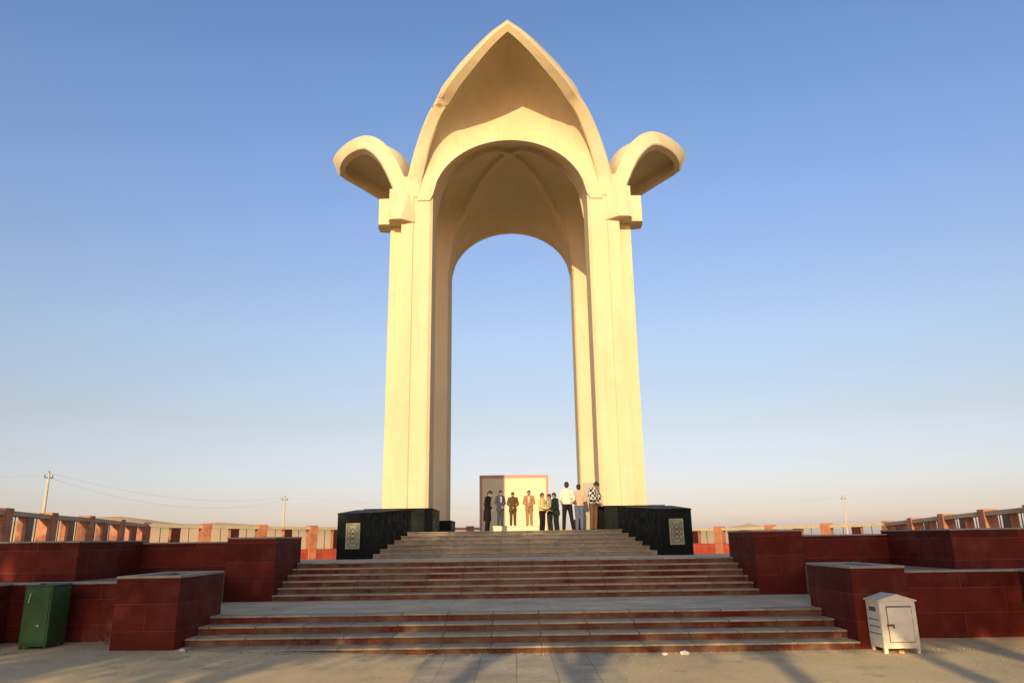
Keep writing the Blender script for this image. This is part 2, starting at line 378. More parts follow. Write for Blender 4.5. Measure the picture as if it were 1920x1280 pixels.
# ------------------------------------------------------------------ black plinths and pedestals
def plinth(label, s):
    root = empty('black_plinth', (s*4.29, 20.3, LVL2)); tag(root, label, 'plinth', None)
    ox = s*4.29; P = [(-4.71, 20.3), (-3.87, 20.3), (-3.25, 23.93), (-4.95, 23.93)]
    q = [(-s*x-ox, y-20.3) for x, y in P]
    if s > 0: q = q[::-1]
    H = EYE+.70-LVL2; n4 = len(q)
    hz = lambda y, o=0: H+.22*max(0, y)/3.63+o
    sides = [(i, (i+1) % n4, n4+(i+1) % n4, n4+i) for i in range(n4)]
    MB().add([(x, y, -.05) for x, y in q]+[(x, y, hz(y, -.04)) for x, y in q], [tuple(range(n4-1, -1, -1)), tuple(range(n4, 2*n4))]+sides).build('body', M['black'], root)
    q2 = [(x*1.0+(.012 if x > sum(a for a, _ in q)/4 else -.012), y+(-.012 if y < 1 else .012)) for x, y in q]
    MB().add([(x, y, hz(y, -.04)) for x, y in q2]+[(x, y, hz(y)) for x, y in q2], [tuple(range(n4-1, -1, -1)), tuple(range(n4, 2*n4))]+sides).build('coping', M['black'], root)
    # ornamental panel
    pn = MB().box(-.21, .21, -.03, 0, .22, .96, .006).build('panel', M['panel'], root); pn.scale = (.9, 1, .9); pn.location = (0, 0, .06)
    mb = MB()
    for (a, b, c, d) in ((-.165,-.145,.27,.91), (.145,.165,.27,.91), (-.145,.145,.27,.29), (-.145,.145,.89,.91)): mb.box(a, b, -.034, -.03, c, d)
    def bar(x0, z0, x1, z1, w=.016):
        d = Vector((x1-x0, 0, z1-z0)).normalized(); nrm = Vector((-d.z, 0, d.x))*w
        p = [Vector((x0,0,z0))-nrm, Vector((x1,0,z1))-nrm, Vector((x1,0,z1))+nrm, Vector((x0,0,z0))+nrm]
        mb.add([(v.x, -.036, v.z) for v in p]+[(v.x, -.029, v.z) for v in p], [(0,1,2,3),(4,7,6,5),(0,4,5,1),(1,5,6,2),(2,6,7,3),(3,7,4,0)])
    for zc in (.45, .59, .73):
        r = .085
        bar(0, zc-r, r, zc); bar(r, zc, 0, zc+r); bar(0, zc+r, -r, zc); bar(-r, zc, 0, zc-r)
    for sx in (-1, 1):
        for zc in (.36, .52, .66, .82): mb.box(sx*.105-.022, sx*.105+.022, -.035, -.03, zc-.03, zc+.03)
    mb.build('inlay', M['inlay'], pn)
    return root
plinth('left polished black granite plinth with a cream ornamental panel', -1)
plinth('right polished black granite plinth with a cream ornamental panel', 1)
def pedestal(label, poly, h, m='black'):
    cx = sum(p[0] for p in poly)/len(poly); cy = sum(p[1] for p in poly)/len(poly)
    root = empty('pedestal', (cx, cy, PLAT)); tag(root, label, 'pedestal')
    q = [(x-cx, y-cy) for x, y in poly]
    MB().prism(q, -.1, h-.05).build('body', M[m], root)
    MB().prism([(x*1.01, y*1.01) for x, y in q], h-.05, h).build('slab', M[m], root)
pedestal('black granite pedestal wrapping the foot of the front left pier', [(-5.6, 28.3), (-3.35, 28.3), (-3.08, 28.6), (-3.08, 31.3), (-5.6, 31.3)], EYE+1.12-PLAT)
pedestal('black granite pedestal wrapping the foot of the front right pier', [(3.08, 28.6), (3.35, 28.3), (5.6, 28.3), (5.6, 31.3), (3.08, 31.3)], EYE+1.12-PLAT)
pedestal('black granite pedestal at the foot of the rear left pier', [(-5.4, 36.9), (-3.08, 36.9), (-3.08, 39.6), (-5.4, 39.6)], EYE+.86-PLAT)
pedestal('black granite pedestal at the foot of the rear right pier', [(3.08, 36.9), (5.4, 36.9), (5.4, 39.6), (3.08, 39.6)], EYE+.86-PLAT)

# ------------------------------------------------------------------ the arch monument
CY = 34.15; A = 5.15; INN = 3.3
arch = empty('arch_monument', (0, CY, PLAT)); tag(arch, 'tall cream concrete arch monument with four outward curling pointed petals', 'monument')
def ztop(h): return EYE+h-PLAT          # heights given above eye level -> local z
SPR = ztop(13.95); CAPZ = ztop(12.98)
RISE = 2.8; CROWN = 2.3
def Acurve(x): return RISE*sqrt(max(0, 1-(min(abs(x), INN)/INN)**2))
def Rcurve(y):
    a = min(abs(y), A-.1); return CROWN*(1-(a/(A-.1))**1.7)
# piers (front left one modelled; the others are its mirror images round the plan)
def pier_polys(sx, sy):
    n = .55
    lower = [(-A, -A+n), (-A+n-.05, -A+n), (-A+n, -A), (-4.12, -A), (-4.08, -A+.05), (-3.42, -A+.05), (-INN, -A+.14), (-INN, -INN-.12), (-INN-.07, -INN), (-4.08, -INN), (-4.1, -INN), (-A+.02, -INN), (-A, -INN-.1), (-A+.05, -3.42), (-A+.05, -4.08), (-A, -4.12)]
    full = [(-A, -A+.02), (-A+.02, -A), (-4.12, -A), (-4.08, -A+.05), (-3.42, -A+.05), (-INN, -A+.14), (-INN, -INN-.12), (-INN-.07, -INN), (-A+.02, -INN), (-A, -INN-.1), (-A+.05, -3.42), (-A+.05, -4.08), (-A, -4.12)]
    boxf = [(-5.10, -5.44), (-4.95, -5.52), (-4.55, -5.54), (-4.05, -5.16), (-4.55, -4.85), (-5.10, -5.0)]
    boxs = [(-5.67, -4.65), (-5.60, -5.02), (-5.12, -5.04), (-5.12, -4.1), (-5.45, -4.12), (-5.67, -4.2)]
    def mp(p):
        q = [(x*(-sx), y*(-sy)) for x, y in p]
        ar = sum(q[i][0]*q[(i+1) % len(q)][1]-q[(i+1) % len(q)][0]*q[i][1] for i in range(len(q)))
        return q if ar > 0 else q[::-1]
    return mp(lower), mp(full), mp(boxf), mp(boxs)
for sx in (-1, 1):
    for sy in (-1, 1):
        lo, fu, bf, bs = pier_polys(sx, sy)
        mb = MB(); mb.prism(lo, -.1, CAPZ+.002); pr = mb.build('pier', M['cream'], arch)
        mb = MB(); mb.prism(fu, CAPZ, SPR+.55); mb.build('capital', M['cream'], pr)
        cxx, cyy = -sx*-4.5, -sy*-4.85
        nb = len(bf); vv = [(x, y, CAPZ-.03) for x, y in bf]+[(cxx+(x-cxx)*.72, cyy+(y-cyy)*.35, SPR+1.15) for x, y in bf]
        ff = [tuple(range(nb-1, -1, -1)), tuple(range(nb, 2*nb))]+[(i, (i+1) % nb, (i+1) % nb+nb, i+nb) for i in range(nb)]
        MB().add(vv, ff).build('corner_block', M['cream'], pr)
        MB().prism(bs, CAPZ-.06, SPR+.15).build('corner_block', M['cream'], pr)
        gx = sorted((sx*INN, sx*(INN+.02)));
# vault (domed groin vault), inner surface plus extrados
def vault():
    mb = MB(); nq = 44
    def h(x, y):
        ax, ay = abs(x), abs(y)
        if ay >= ax: return Acurve(x)+Rcurve(y)
        return Acurve(y)+Rcurve(x)
    # front/back/left/right cells on polar-ish grids to keep the groins crisp
    for k in range(4):
        c, s = [(1,0),(0,1),(-1,0),(0,-1)][k]
        idx = {}; vs = []; fs = []; nu, nv = 36, 22
        ylist = [0]+[INN*(i/16) for i in range(1, 17)]+[INN+(A-.1-INN)*(i/5) for i in range(1, 6)]
        for side in (0, 1):
            base = len(vs)
            for y in ylist:
                lim = min(y, INN)
                for i in range(nu+1):
                    x = lim*sin(pi/2*(2*i/nu-1))
                    z = (Acurve(x)+Rcurve(y)*Acurve(x)/RISE)+SPR+(0 if side == 0 else .42)
                    px, py = x, -y
                    vs.append((px*c-py*s, px*s+py*c, z))
            for j in range(len(ylist)-1):
                for i in range(nu):
                    q = (base+j*(nu+1)+i, base+j*(nu+1)+i+1, base+(j+1)*(nu+1)+i+1, base+(j+1)*(nu+1)+i)
                    fs.append(q if side == 0 else q[::-1])
        mb.add(vs, fs, True)
    return mb.build('vault', M['cream'], arch)
vlt = vault()
for k in range(4):      # diagonal ribs under the groins
    sx, sy = [(1,1),(1,-1),(-1,1),(-1,-1)][k]
    mb = MB(); pts = []
    for i in range(25):
        q = INN*(1-i/24)
        q = max(q, 0.02)
        pts.append(Vector((sx*q, sy*q, SPR+Acurve(q)+Rcurve(q)*Acurve(q)/RISE)))
    pts.insert(0, Vector((sx*INN, sy*INN, SPR-.1)))
    side = Vector((sx, -sy, 0)).normalized(); vs = []
    for i, p in enumerate(pts):
        t = (pts[min(i+1, len(pts)-1)]-pts[max(i-1, 0)]).normalized(); nn = side.cross(t).normalized()
        if nn.z > 0 : nn = -nn
        if i < 3: nn = Vector((-sx, -sy, -.3)).normalized()
        g = min(1, max(0, (i-1)/7)); g = g*g*(3-2*g)
        for a, b in ((-.17, -.1), (-.13, -.02+.22*g), (.13, -.02+.22*g), (.17, -.1)): vs.append(p+side*(a*(.4+.6*g))+nn*b)
    fs = [(4*i+j, 4*i+(j+1) % 4, 4*i+4+(j+1) % 4, 4*i+4+j) for i in range(len(pts)-1) for j in range(4)]
    fs += [(0,1,2,3), (4*len(pts)-1, 4*len(pts)-2, 4*len(pts)-3, 4*len(pts)-4)]
    mb.add(vs, fs); mb.build('rib', M['cream'], vlt, fixn=True)
MB().prism([(-.3,-.3),(.3,-.3),(.3,.3),(-.3,.3)], SPR+RISE+CROWN-.24, SPR+RISE+CROWN+.1).build('boss', M['cream'], vlt)
# petals : nodes = (half width, overhang, height above eye)
NODE = [(4.12,0,14.1),(4.12,0,14.9),(3.97,.21,15.48),(3.72,.53,16.27),(3.46,.86,16.9),(3.14,1.28,17.48),(2.75,1.7,17.93),(2.46,2.1,18.15),
        (2.0,2.6,18.49),(1.5,3.05,18.80),(1.0,3.46,19.13),(.5,3.80,19.43),(0,4.05,19.68)]
def catmull(P, n):
    out = []
    for i in range(len(P)-1):
        p0 = Vector(P[max(i-1, 0)]); p1 = Vector(P[i]); p2 = Vector(P[i+1]); p3 = Vector(P[min(i+2, len(P)-1)])
        for k in range(n):
            t = k/n; out.append(.5*((2*p1)+(-p0+p2)*t+(2*p0-5*p1+4*p2-p3)*t*t+(-p0+3*p1-3*p2+p3)*t**3))
    out.append(Vector(P[-1]))
    for _ in range(10):
        out = [out[0]]+[(out[i-1]+out[i]*2+out[i+1])/4 for i in range(1, len(out)-1)]+[out[-1]]
    return out
NODE_S = NODE[:8]+[(2.0,2.55,18.30),(1.5,2.97,18.40),(1.0,3.34,18.44),(.5,3.66,18.42),(0,3.88,18.34)]
NODE_B = NODE[:8]+[(2.0,2.55,18.40),(1.5,2.97,18.60),(1.0,3.36,18.75),(.5,3.66,18.85),(0,3.88,18.92)]
CUR_B = catmull(NODE_B, 8)
CUR_F = catmull(NODE, 8); CUR_S = catmull(NODE_S, 8); CUR = CUR_F
PL = A-.35
def petal(ang, front=False):
    CUR = CUR_F if front else (CUR_B if abs(ang-pi) < .1 else CUR_S)
    rot = Matrix.Rotation(ang, 4, 'Z')
    def P(l, r, h): return rot @ Vector((l, -(PL+r), ztop(h)))
    # shell: columns from the arch edge up to the rim
    mb = MB(); NX, NC = 48, 20
    def rim(l):
        l = abs(l)
        for i in range(len(CUR)-1):
            a, b = CUR[i], CUR[i+1]
            if a.x >= l >= b.x and a.x != b.x:
                t = (a.x-l)/(a.x-b.x); c = a.lerp(b, t); d = (b-a); return c, Vector((d.y, d.z)).normalized()
        return CUR[8].copy(), Vector((0, 1))
    cols = []
    for i in range(NX+1):
        x = 3.95*sin(pi/2*(2*i/NX-1)) if True else 0
        c, td = rim(x)
        ah = 13.95+(Acurve(x) if abs(x) < INN else 0)
        kk = 1-min(1, abs(x)/3.8); nv = Vector((td.y, -td.x))*(.02 if front else -.06)
        s = Vector((.30, ah+.40)); e = Vector((c.y, c.z))+nv
        if e.y < s.y+.1:
            s = Vector((.30, ah)); band = 0
            if e.y < s.y+.1: e = Vector((s.x, s.y+.1))
        else: band = 4
        L = (e-s).length; w0 = max(0, 1-abs(x)/3.6)
        tsh = Vector((td.x, max(td.y, -.15))).lerp(Vector((.93, -.55 if front else -.2)), min(1, w0*1.3)).normalized()
        b1 = s+Vector((-.08 if front else -.05, .50*L)); b2 = e-tsh*(.42*L)
        col = [Vector((.36, ah+.115*j)) for j in range(band)]
        if not band: col = [Vector((.30, ah-.012*(4-j))) for j in range(4)]
        for j in range(NC-3):
            t = j/(NC-4); q = s*(1-t)**3+b1*3*t*(1-t)**2+b2*3*t*t*(1-t)+e*t**3
            col.append(q)
        cols.append((x, col))
    vs = []; fs = []
    for side in (0, 1):
        for x, col in cols:
            for j, q in enumerate(col):
                d = col[min(j+1, NC)]-col[max(j-1, 0)]; nrm = Vector((-d.y, d.x)).normalized()   # behind / above the shell
                o = q+nrm*(.30*side*(1-.85*(j/NC)**3))
                vs.append(P(x, o.x, o.y))
    W_ = NC+1; B = (NX+1)*W_
    for i in range(NX):
        for j in range(NC):
            a = i*W_+j; fs.append((a, a+W_, a+W_+1, a+1)); fs.append((B+a, B+a+1, B+a+W_+1, B+a+W_))
        a = i*W_; fs.append((a, B+a, B+a+W_, a+W_))
    mb.add(vs, fs, True)
    sh = mb.build('petal', M['cream'], arch, fixn=True)
    md = sh.modifiers.new('edges', 'EDGE_SPLIT'); md.split_angle = radians(50)
    # rim ribs
    SEC = ((-1,-.80),(-.86,-1),(.86,-1),(1,-.80),(1,.80),(.86,1),(-.86,1),(-1,.80)); K8 = 8
    for s in (-1, 1):
        pts = [P(s*c.x, c.y, c.z) for c in CUR]
        # extend a little so both halves meet at the tip
        rings = []
        for i, c in enumerate(CUR):
            a = CUR[max(i-1, 0)]; b = CUR[min(i+1, len(CUR)-1)]
            T = Vector((s*(b.x-a.x), -(b.y-a.y), b.z-a.z)).normalized()
            pr = Vector((0, -(b.y-a.y), b.z-a.z)); pr = pr.normalized() if pr.length > 1e-6 else Vector((0,0,1))
            Nn = Vector((1, 0, 0)).cross(pr).normalized()      # normal of the cylindrical surface
            Bn = T.cross(Nn).normalized()
            kk = 1-min(1, abs(c.x)/4.1); th = .35+.14*kk; wd = .31-.16*kk; 
            rings.append([rot @ (Vector((s*c.x, -(PL+c.y), ztop(c.z)))+Nn*u*th+Bn*(v*wd)) for u, v in SEC])
        # mitre the last ring into the centre plane
        inv = rot.inverted(); last = []
        aT = Vector((s*(CUR[-1].x-CUR[-2].x), -(CUR[-1].y-CUR[-2].y), CUR[-1].z-CUR[-2].z)).normalized()
        for q in rings[-1]:
            ql = inv @ q; last.append(rot @ (ql - aT*(ql.x/aT.x)))
        rings[-1] = last
        # drop earlier rings that poke past the centre plane
        rings = [rg for k, rg in enumerate(rings) if k == len(rings)-1 or min(s*(inv @ q).x for q in rg) > -.0]
        vs = [q for rg in rings for q in rg]
        fs = [(K8*i+j, K8*i+(j+1) % K8, K8*i+K8+(j+1) % K8, K8*i+K8+j) for i in range(len(rings)-1) for j in range(K8)]
        fs += [tuple(range(K8-1, -1, -1)), tuple(len(vs)-K8+k for k in range(K8))]
        rb = MB().add(vs, fs, True).build('rim', M['chipped'] if (front and s < 0) else M['cream'], sh, fixn=True)
        rb.modifiers.new('edges', 'EDGE_SPLIT').split_angle = radians(40)
    return sh
for k in range(4): pt = petal(pi/2*k, k == 0); 
front_petal = [c for c in arch.children if c.name == 'petal'][0]

# ------------------------------------------------------------------ octagonal parapet round the monument
def zr(k): return k
left = [(-16.5, 21.8, 1.15), (-16.8, 24.9, 1.10), (-17.1, 27.9, 1.05), (-17.4, 30.95, 1.03), (-17.7, 34.0, .96), (-18.0, 37.0, .90), (-15.8, 39.0, .84), (-13.6, 41.0, .80), (-11.4, 43.0, .76), (-9.2, 45.0, .74), (-7.1, 47.0, .72)]
right = [(16.9, 21.8, .80), (17.0, 24.9, .76), (17.3, 27.9, .71), (17.5, 30.95, .64), (17.8, 34.0, .55), (18.1, 37.0, .48), (15.9, 39.0, .44), (13.7, 41.0, .42), (11.5, 43.0, .40), (9.3, 45.0, .42), (7.1, 47.0, .48)]
back = [(-2.77, 47.6, .68), (1.56, 47.6, .62), (4.4, 47.4, .55)]
ring = left+back+right[::-1]
par = empty('parapet_fence', (0, 47.6, .55)); tag(par, 'octagonal granite parapet fence ringing the arch, orange posts under a pale stone rail', 'fence')
def LP(x, y, z): return (x, y-47.6, z-.55)
for i, (x, y, h) in enumerate(ring):
    nx = ring[min(i+1, len(ring)-1)]; pv = ring[max(i-1, 0)]
    ang = atan2(nx[1]-pv[1], nx[0]-pv[0])
    mb = MB().box(-.24, .24, -.24, .24, 0, EYE+h+.07-.55, .015)
    mb.xf(Matrix.Translation(LP(x, y, .55)) @ Matrix.Rotation(ang, 4, 'Z'))
    mb.build('post', M['post'], par)
    if i == len(ring)-1: continue
    (x1, y1, h1) = nx; L = math.hypot(x1-x, y1-y); ang = atan2(y1-y, x1-x)
    T = Matrix.Translation(LP(x, y, .55)) @ Matrix.Rotation(ang, 4, 'Z')
    def beam(name, m, a, b, w, z0, z0b, th, off=0):
        v = []
        for (u, z) in ((a, z0), (b, z0b)):
            for (yy, zz) in ((-w/2+off, z), (w/2+off, z), (w/2+off, z+th), (-w/2+off, z+th)): v.append((u, yy, zz))
        mb = MB().add(v, [(0,3,2,1), (4,5,6,7), (0,1,5,4), (1,2,6,5), (2,3,7,6), (3,0,4,7)]); mb.xf(T); return mb.build(name, m, par)
    t0, t1 = EYE+h-.55-.16, EYE+h1-.55-.16
    beam('rail', M['rail'], .2, L-.2, .42, t0, t1, .15)
    beam('dado', M['dado'], .2, L-.2, .34, -.05, -.05, .70)
    mb = MB().box(L/2-.23, L/2+.23, -.15, .15, .65, (t0+t1)/2+.01); mb.xf(T); pa = mb.build('pillar', M['post'], par)
    mb = MB().box(L/2-.215, L/2+.215, -.165, -.151, .66, (t0+t1)/2-.01); mb.box(L/2-.215, L/2+.215, .151, .165, .66, (t0+t1)/2-.01); mb.xf(T); mb.build('panel', M['mull'], pa)
    for q in (.27, .73):
        mb = MB().box(L*q-.013, L*q+.013, -.013, .013, .65, t0+(t1-t0)*q+.02); mb.xf(T); mb.build('bar', M['ironbar'], par)

# ------------------------------------------------------------------ screen, slab, cabinet on the platform
M['screen'] = plain('cream_board', (.70,.62,.42), .8, .05, 2)
M['frame'] = plain('red_frame', (.50,.26,.20), .6)
scr = empty('display_board', (0, 46.3, .55)); tag(scr, 'large cream display board with a dusty red frame behind the standing people', 'board')
MB().box(-1.98, 1.98, 0, .12, .25, 4.70).build('board', M['screen'], scr)
mb = MB(); Z1 = 4.85
mb.box(-2.12, -1.96, -.04, .16, 0, Z1); mb.box(1.96, 2.12, -.04, .16, 0, Z1); mb.box(-1.96, 1.96, -.04, .16, Z1-.17, Z1)
mb.build('frame', M['frame'], scr)
MB().box(-1.96, 1.96, -.03, .15, 0, .25).build('base', M['frame'], scr)
slab = empty('memorial_slab', (.06, 36.0, PLAT)); tag(slab, 'low cream stone slab on which four men stand at the back of the platform', 'slab')
MB().box(-1.07, 1.07, 0, 4.4, 0, .30, .01).build('base', M['screen'], slab)
MB().box(-1.10, 1.10, -.03, 4.43, .30, .347, .008).build('top', M['screen'], slab)
M['cab'] = plain('grey_metal', (.36,.33,.26), .5, .1)
cab = empty('metal_cabinet', (2.98, 29.9, PLAT), radians(-18)); tag(cab, 'tall grey metal cabinet against the inner face of the front right pier', 'cabinet')
MB().box(-.22, .22, -.17, .17, 0, 1.86, .012).build('case', M['cab'], cab)
MB().box(-.19, .19, -.185, -.171, .08, 1.78, .004).build('door', M['cab'], cab)
MB().box(.11, .15, -.215, -.186, .92, 1.06).build('handle', M['ironbar'], cab)

# ------------------------------------------------------------------ bins
M['white'] = stone('chipped_white_paint', (.82,.75,.58), (.72,.65,.49), 5, .6, bmp=.25, dirt=(.42,.33,.20))
M['whitedark'] = plain('rusty_gap', (.12,.10,.08), .8)
wb = empty('white_bin', (5.46, 11.46, 0)); wb.scale = (.96, .96, .95); tag(wb, 'white painted litter bin shaped like a small house, with a door and short legs', 'bin')
w, d, h = .27, .22, .74
mb = MB(); mb.box(-w, w, -d, d, .07, h, .008)
mb.add([(-w,-d,h),(w,-d,h),(0,-d,h+.078),(-w,d,h),(w,d,h),(0,d,h+.078)], [(0,1,2),(3,5,4),(0,3,4,1)])
body = mb.build('body', M['white'], wb)
mb = MB(); e = .02
for sgn in (-1, 1):
    a = [(0, h+.083), (sgn*(w+e), h-.008), (sgn*(w+e), h+.010), (0, h+.101)]
    v = [(x, -d-e, z) for x, z in a]+[(x, d+e, z) for x, z in a]
    mb.add(v, [(0,1,2,3),(4,7,6,5),(0,4,5,1),(1,5,6,2),(2,6,7,3)])
mb.build('roof', M['white'], wb, fixn=True)
dr = MB().box(-.165, .195, -d-.014, -d-.001, .17, h-.09, .004).build('door', M['white'], wb)
mb = MB()
for (a, b, c, q) in ((-.175,-.167,.16,h-.08), (.197,.203,.16,h-.08), (-.175,.203,.155,.162), (-.175,.203,h-.088,h-.072)): mb.box(a, b, -d-.006, -d-.001, c, q)
mb.build('door_gap', M['whitedark'], wb)
mb = MB().box(-.19, -.09, -d-.035, -d-.012, .385, .415, .006); mb.tube((-.10,-d-.03,.40), (-.10,-d-.03,.36), .012); mb.build('latch', M['whitedark'], dr)
for z in (.28, .52):
    MB().tube((.2, -d-.012, z-.03), (.2, -d-.012, z+.03), .012).build('hinge', M['white'], dr)
mb = MB()
for z in (.26, .36, .46): mb.box(-w-.004, -w+.002, -d+.05, d-.05, z, z+.012)
mb.build('seam', M['whitedark'], wb)
MB().box(-w-.006, -w+.002, -.09, .11, .585, .645).build('slot', M['whitedark'], wb)
for sx in (-1, 1):
    for sy in (-1, 1):
        MB().box(sx*(w-.03)-.025, sx*(w-.03)+.025, sy*(d-.03)-.025, sy*(d-.03)+.025, 0, .075).build('leg', M['white'], wb)
M['green'] = stone('green_paint', (.026,.10,.022), (.016,.07,.018), 5, .5, bmp=.25, dirt=(.075,.075,.03))
M['greenlight'] = plain('bare_metal', (.4,.4,.34), .5)
gb = empty('green_bin', (-7.37, 12.05, gz(-7.5, 12))); tag(gb, 'dark green metal litter bin standing against the low left wall', 'bin')
MB().box(-.215, .215, 0, .50, .03, .90, .01).build('body', M['green'], gb)
lid = MB().box(-.225, .225, -.012, .512, .90, .925, .006).build('lid', M['green'], gb)
MB().box(-.02, .06, .02, .07, .925, .95, .006).build('knob', M['ironbar'], lid)
dr = MB().box(-.185, .185, -.012, -.001, .07, .87, .004).build('door', M['green'], gb)
mb = MB(); mb.tube((-.12, -.03, .67), (-.10, -.03, .80), .010); mb.tube((-.12,-.03,.67), (-.12,-.01,.67), .008); mb.tube((-.10,-.03,.80), (-.10,-.01,.80), .008)
mb.build('handle', M['greenlight'], dr)
MB().ell((.06, -.02, .33), (.022, .012, .022)).build('lock', M['greenlight'], dr)
for sx in (-1, 1):
    for yy in (.03, .47): MB().box(sx*.19-.02, sx*.19+.02, yy-.02, yy+.02, -.02, .03).build('leg', M['ironbar'], gb)

# ------------------------------------------------------------------ litter, rubble and weed
M['litter'] = plain('white_litter', (.72,.68,.6), .8)
M['litter2'] = plain('amber_plastic', (.6,.38,.08), .4)
M['straw'] = plain('dry_straw', (.42,.34,.2), .9, .3)
def crumple(label, x, y, z, s, m, cat='litter'):
    bm = bmesh.new(); bmesh.ops.create_icosphere(bm, subdivisions=2, radius=1); rr = random.Random(hash((round(x*100), round(y*100))) & 1023)
    for v in bm.verts: v.co *= rr.uniform(.55, 1.1); v.co.z *= .6
    bmesh.ops.scale(bm, vec=(s, s*.8, s), verts=bm.verts)
    o = MB().addbm(bm).build('crumpled_litter', m); o.location = (x, y, z+s*.3); tag(o, label, cat); return o
crumple('small scrap of white paper on the ground right of the path', 2.13, 11.42, 0, .045, M['litter'])
crumple('larger crumpled white bag on the ground right of the path', 2.42, 11.46, 0, .07, M['litter'])
crumple('white scrap lying beside the lower left planter', -4.86, 11.55, .12, .05, M['litter'])
crumple('amber plastic cup lying under the white bin', 5.45, 11.27, 0, .05, M['litter2'])
for i in range(34):
    pass
wd = empty('dry_weed', (-6.3, 12.45, gz(-6.3, 12.4))); tag(wd, 'tuft of dry weed at the foot of the low wall beside the left planter', 'weed')
mb = MB(); rr = random.Random(3)
for i in range(90):
    a = rr.uniform(0, 2*pi); L = rr.uniform(.1, .3); t = rr.uniform(.2, 1.1); bx, by = rr.uniform(-.16, .16), rr.uniform(-.1, .1)
    d = Vector((cos(a)*sin(t), sin(a)*sin(t), cos(t))); p = Vector((bx, by, 0)); q = p+d*L; s = Vector((-sin(a), cos(a), 0))*.006
    mb.add([p-s, p+s, q], [(0,1,2)])
mb.build('stalks', M['straw'], wd)
# gravel and crumbs along the foot of the steps: uncountable
mb = MB(); rr = random.Random(5)
for i in range(2600):
    x = rr.gauss(0, 4.2); far = rr.random() > .4; y = 11.62-abs(rr.gauss(0, 1.3 if far else .10)); s = rr.uniform(.004, .011 if far else .017); x = rr.uniform(-7.5, 7.5) if far else x
    if abs(x) > 8.2: continue
    if abs(x) > 5.0: y -= 0 if abs(x) > 6.1 else .0
    z = gz(x, y)+.02*(abs(x) < pw); c = Vector((x, y, z+s*.4))
    a = rr.uniform(0, pi)
    v = [c+Vector((cos(a)*s, sin(a)*s, 0)), c+Vector((-sin(a)*s, cos(a)*s, 0)), c+Vector((-cos(a)*s, -sin(a)*s, 0)), c+Vector((sin(a)*s*.8, -cos(a)*s, 0)), c+Vector((0, 0, s*.8)), c-Vector((0,0,s*.6))]
    mb.add(v, [(0,1,4),(1,2,4),(2,3,4),(3,0,4),(1,0,5),(2,1,5),(3,2,5),(0,3,5)])
o = mb.build('gravel', stone('gravel_grit', (.45,.36,.25), (.3,.26,.2), 30, .9)); tag(o, 'crumbs of mortar and grit scattered along the foot of the steps', 'gravel', kind='stuff')

# ------------------------------------------------------------------ power poles and cables
M['pole'] = stone('pale_concrete_pole', (.55,.45,.30), (.45,.37,.25), 2, .9)
M['wire'] = plain('grey_cable', (.30,.27,.24), .6)
def pole(label, x, y, h, arm):
    g = hill(x, y)-.2; root = empty('utility_pole', (x, y, g)); tag(root, label, 'pole', None)
    mb = MB(); mb.tube((0,0,0), (0,0,h), .26, .16, 10); mb.build('shaft', M['pole'], root)
    MB().box(-.7, .7, -.06, .06, h-.7, h-.58).xf(Matrix.Rotation(arm, 4, 'Z')).build('crossarm', M['ironbar'], root)
    for q in (-.62, 0, .62):
        m_ = MB().tube((q, 0, h-.55 if q else h), (q, 0, h-.2 if q else h+.35), .07, .05); m_.xf(Matrix.Rotation(arm, 4, 'Z')); m_.build('insulator', M['ironbar'], root)
    return Vector((x, y, g+h-.3))
def polexy(px, D): return (px-966)/1390*D*.967
p1 = pole('tall concrete power pole beyond the left parapet', polexy(74, 110), 110, EYE+10.3-hill(polexy(74,110),110), 1.2)
p2 = pole('distant pale power pole beyond the parapet, left of the arch', polexy(530, 170), 170, EYE+9.8-hill(polexy(530,170),170), .5)
p3 = pole('distant pale power pole beyond the parapet, right of the arch', polexy(1590, 200), 200, EYE+9.6-hill(polexy(1590,200),200), .3)
def cable(label, a, b, sag, r=.011):
    a = Vector(a); b = Vector(b); n = 24; mb = MB()
    o = bpy.data.objects
    pts = [a.lerp(b, i/n)-Vector((0, 0, sag*4*(i/n)*(1-i/n))) for i in range(n+1)]
    pts = [p-a for p in pts]
    for i in range(n): mb.tube(pts[i], pts[i+1], r, r, 5, True, False)
    c = mb.build('power_cable', M['wire']); c.location = a; tag(c, label, 'cable')
cable('upper cable running from the left power pole to the pole left of the arch', p1+Vector((0,0,.4)), p2+Vector((0,0,.3)), 2.2)
cable('lower cable running from the left power pole to the pole left of the arch', p1-Vector((0,0,.3)), p2-Vector((0,0,.3)), 3.0)
cable('cable leaving the left power pole towards the left edge of the picture', p1, p1+Vector((-40, -22, 1.0)), 1.2)
cable('cable passing behind the arch opening from the pole left of the arch', p2+Vector((0,0,.2)), p3+Vector((0,0,.2)), 3.0, .012)

# ------------------------------------------------------------------ people
SKIN = plain('skin', (.36,.19,.12), .55, .06); HAIR = plain('black_hair', (.012,.01,.009), .6); HAIRB = plain('brown_hair', (.05,.028,.015), .6)
EYEW = plain('eye_white', (.7,.68,.65), .3); SHOE = plain('dark_shoe', (.02,.018,.016), .4)
_cm = {}
def cloth(c, r=.85):
    k = tuple(c)
    if k not in _cm: _cm[k] = plain('cloth', c, r, .15, 9, spec=.2)
    return _cm[k]
def plaid():
    m, t, b = newmat('plaid_cloth', .9, .2); tc = t.nodes.new('ShaderNodeTexCoord')
    ck = t.nodes.new('ShaderNodeTexChecker'); ck.inputs['Scale'].default_value = 11
    ck.inputs['Color1'].default_value = (.55,.52,.46,1); ck.inputs['Color2'].default_value = (.03,.025,.04,1)
    t.links.new(tc.outputs['Object'], ck.inputs[0]); t.links.new(ck.outputs[0], b.inputs['Base Color']); return m
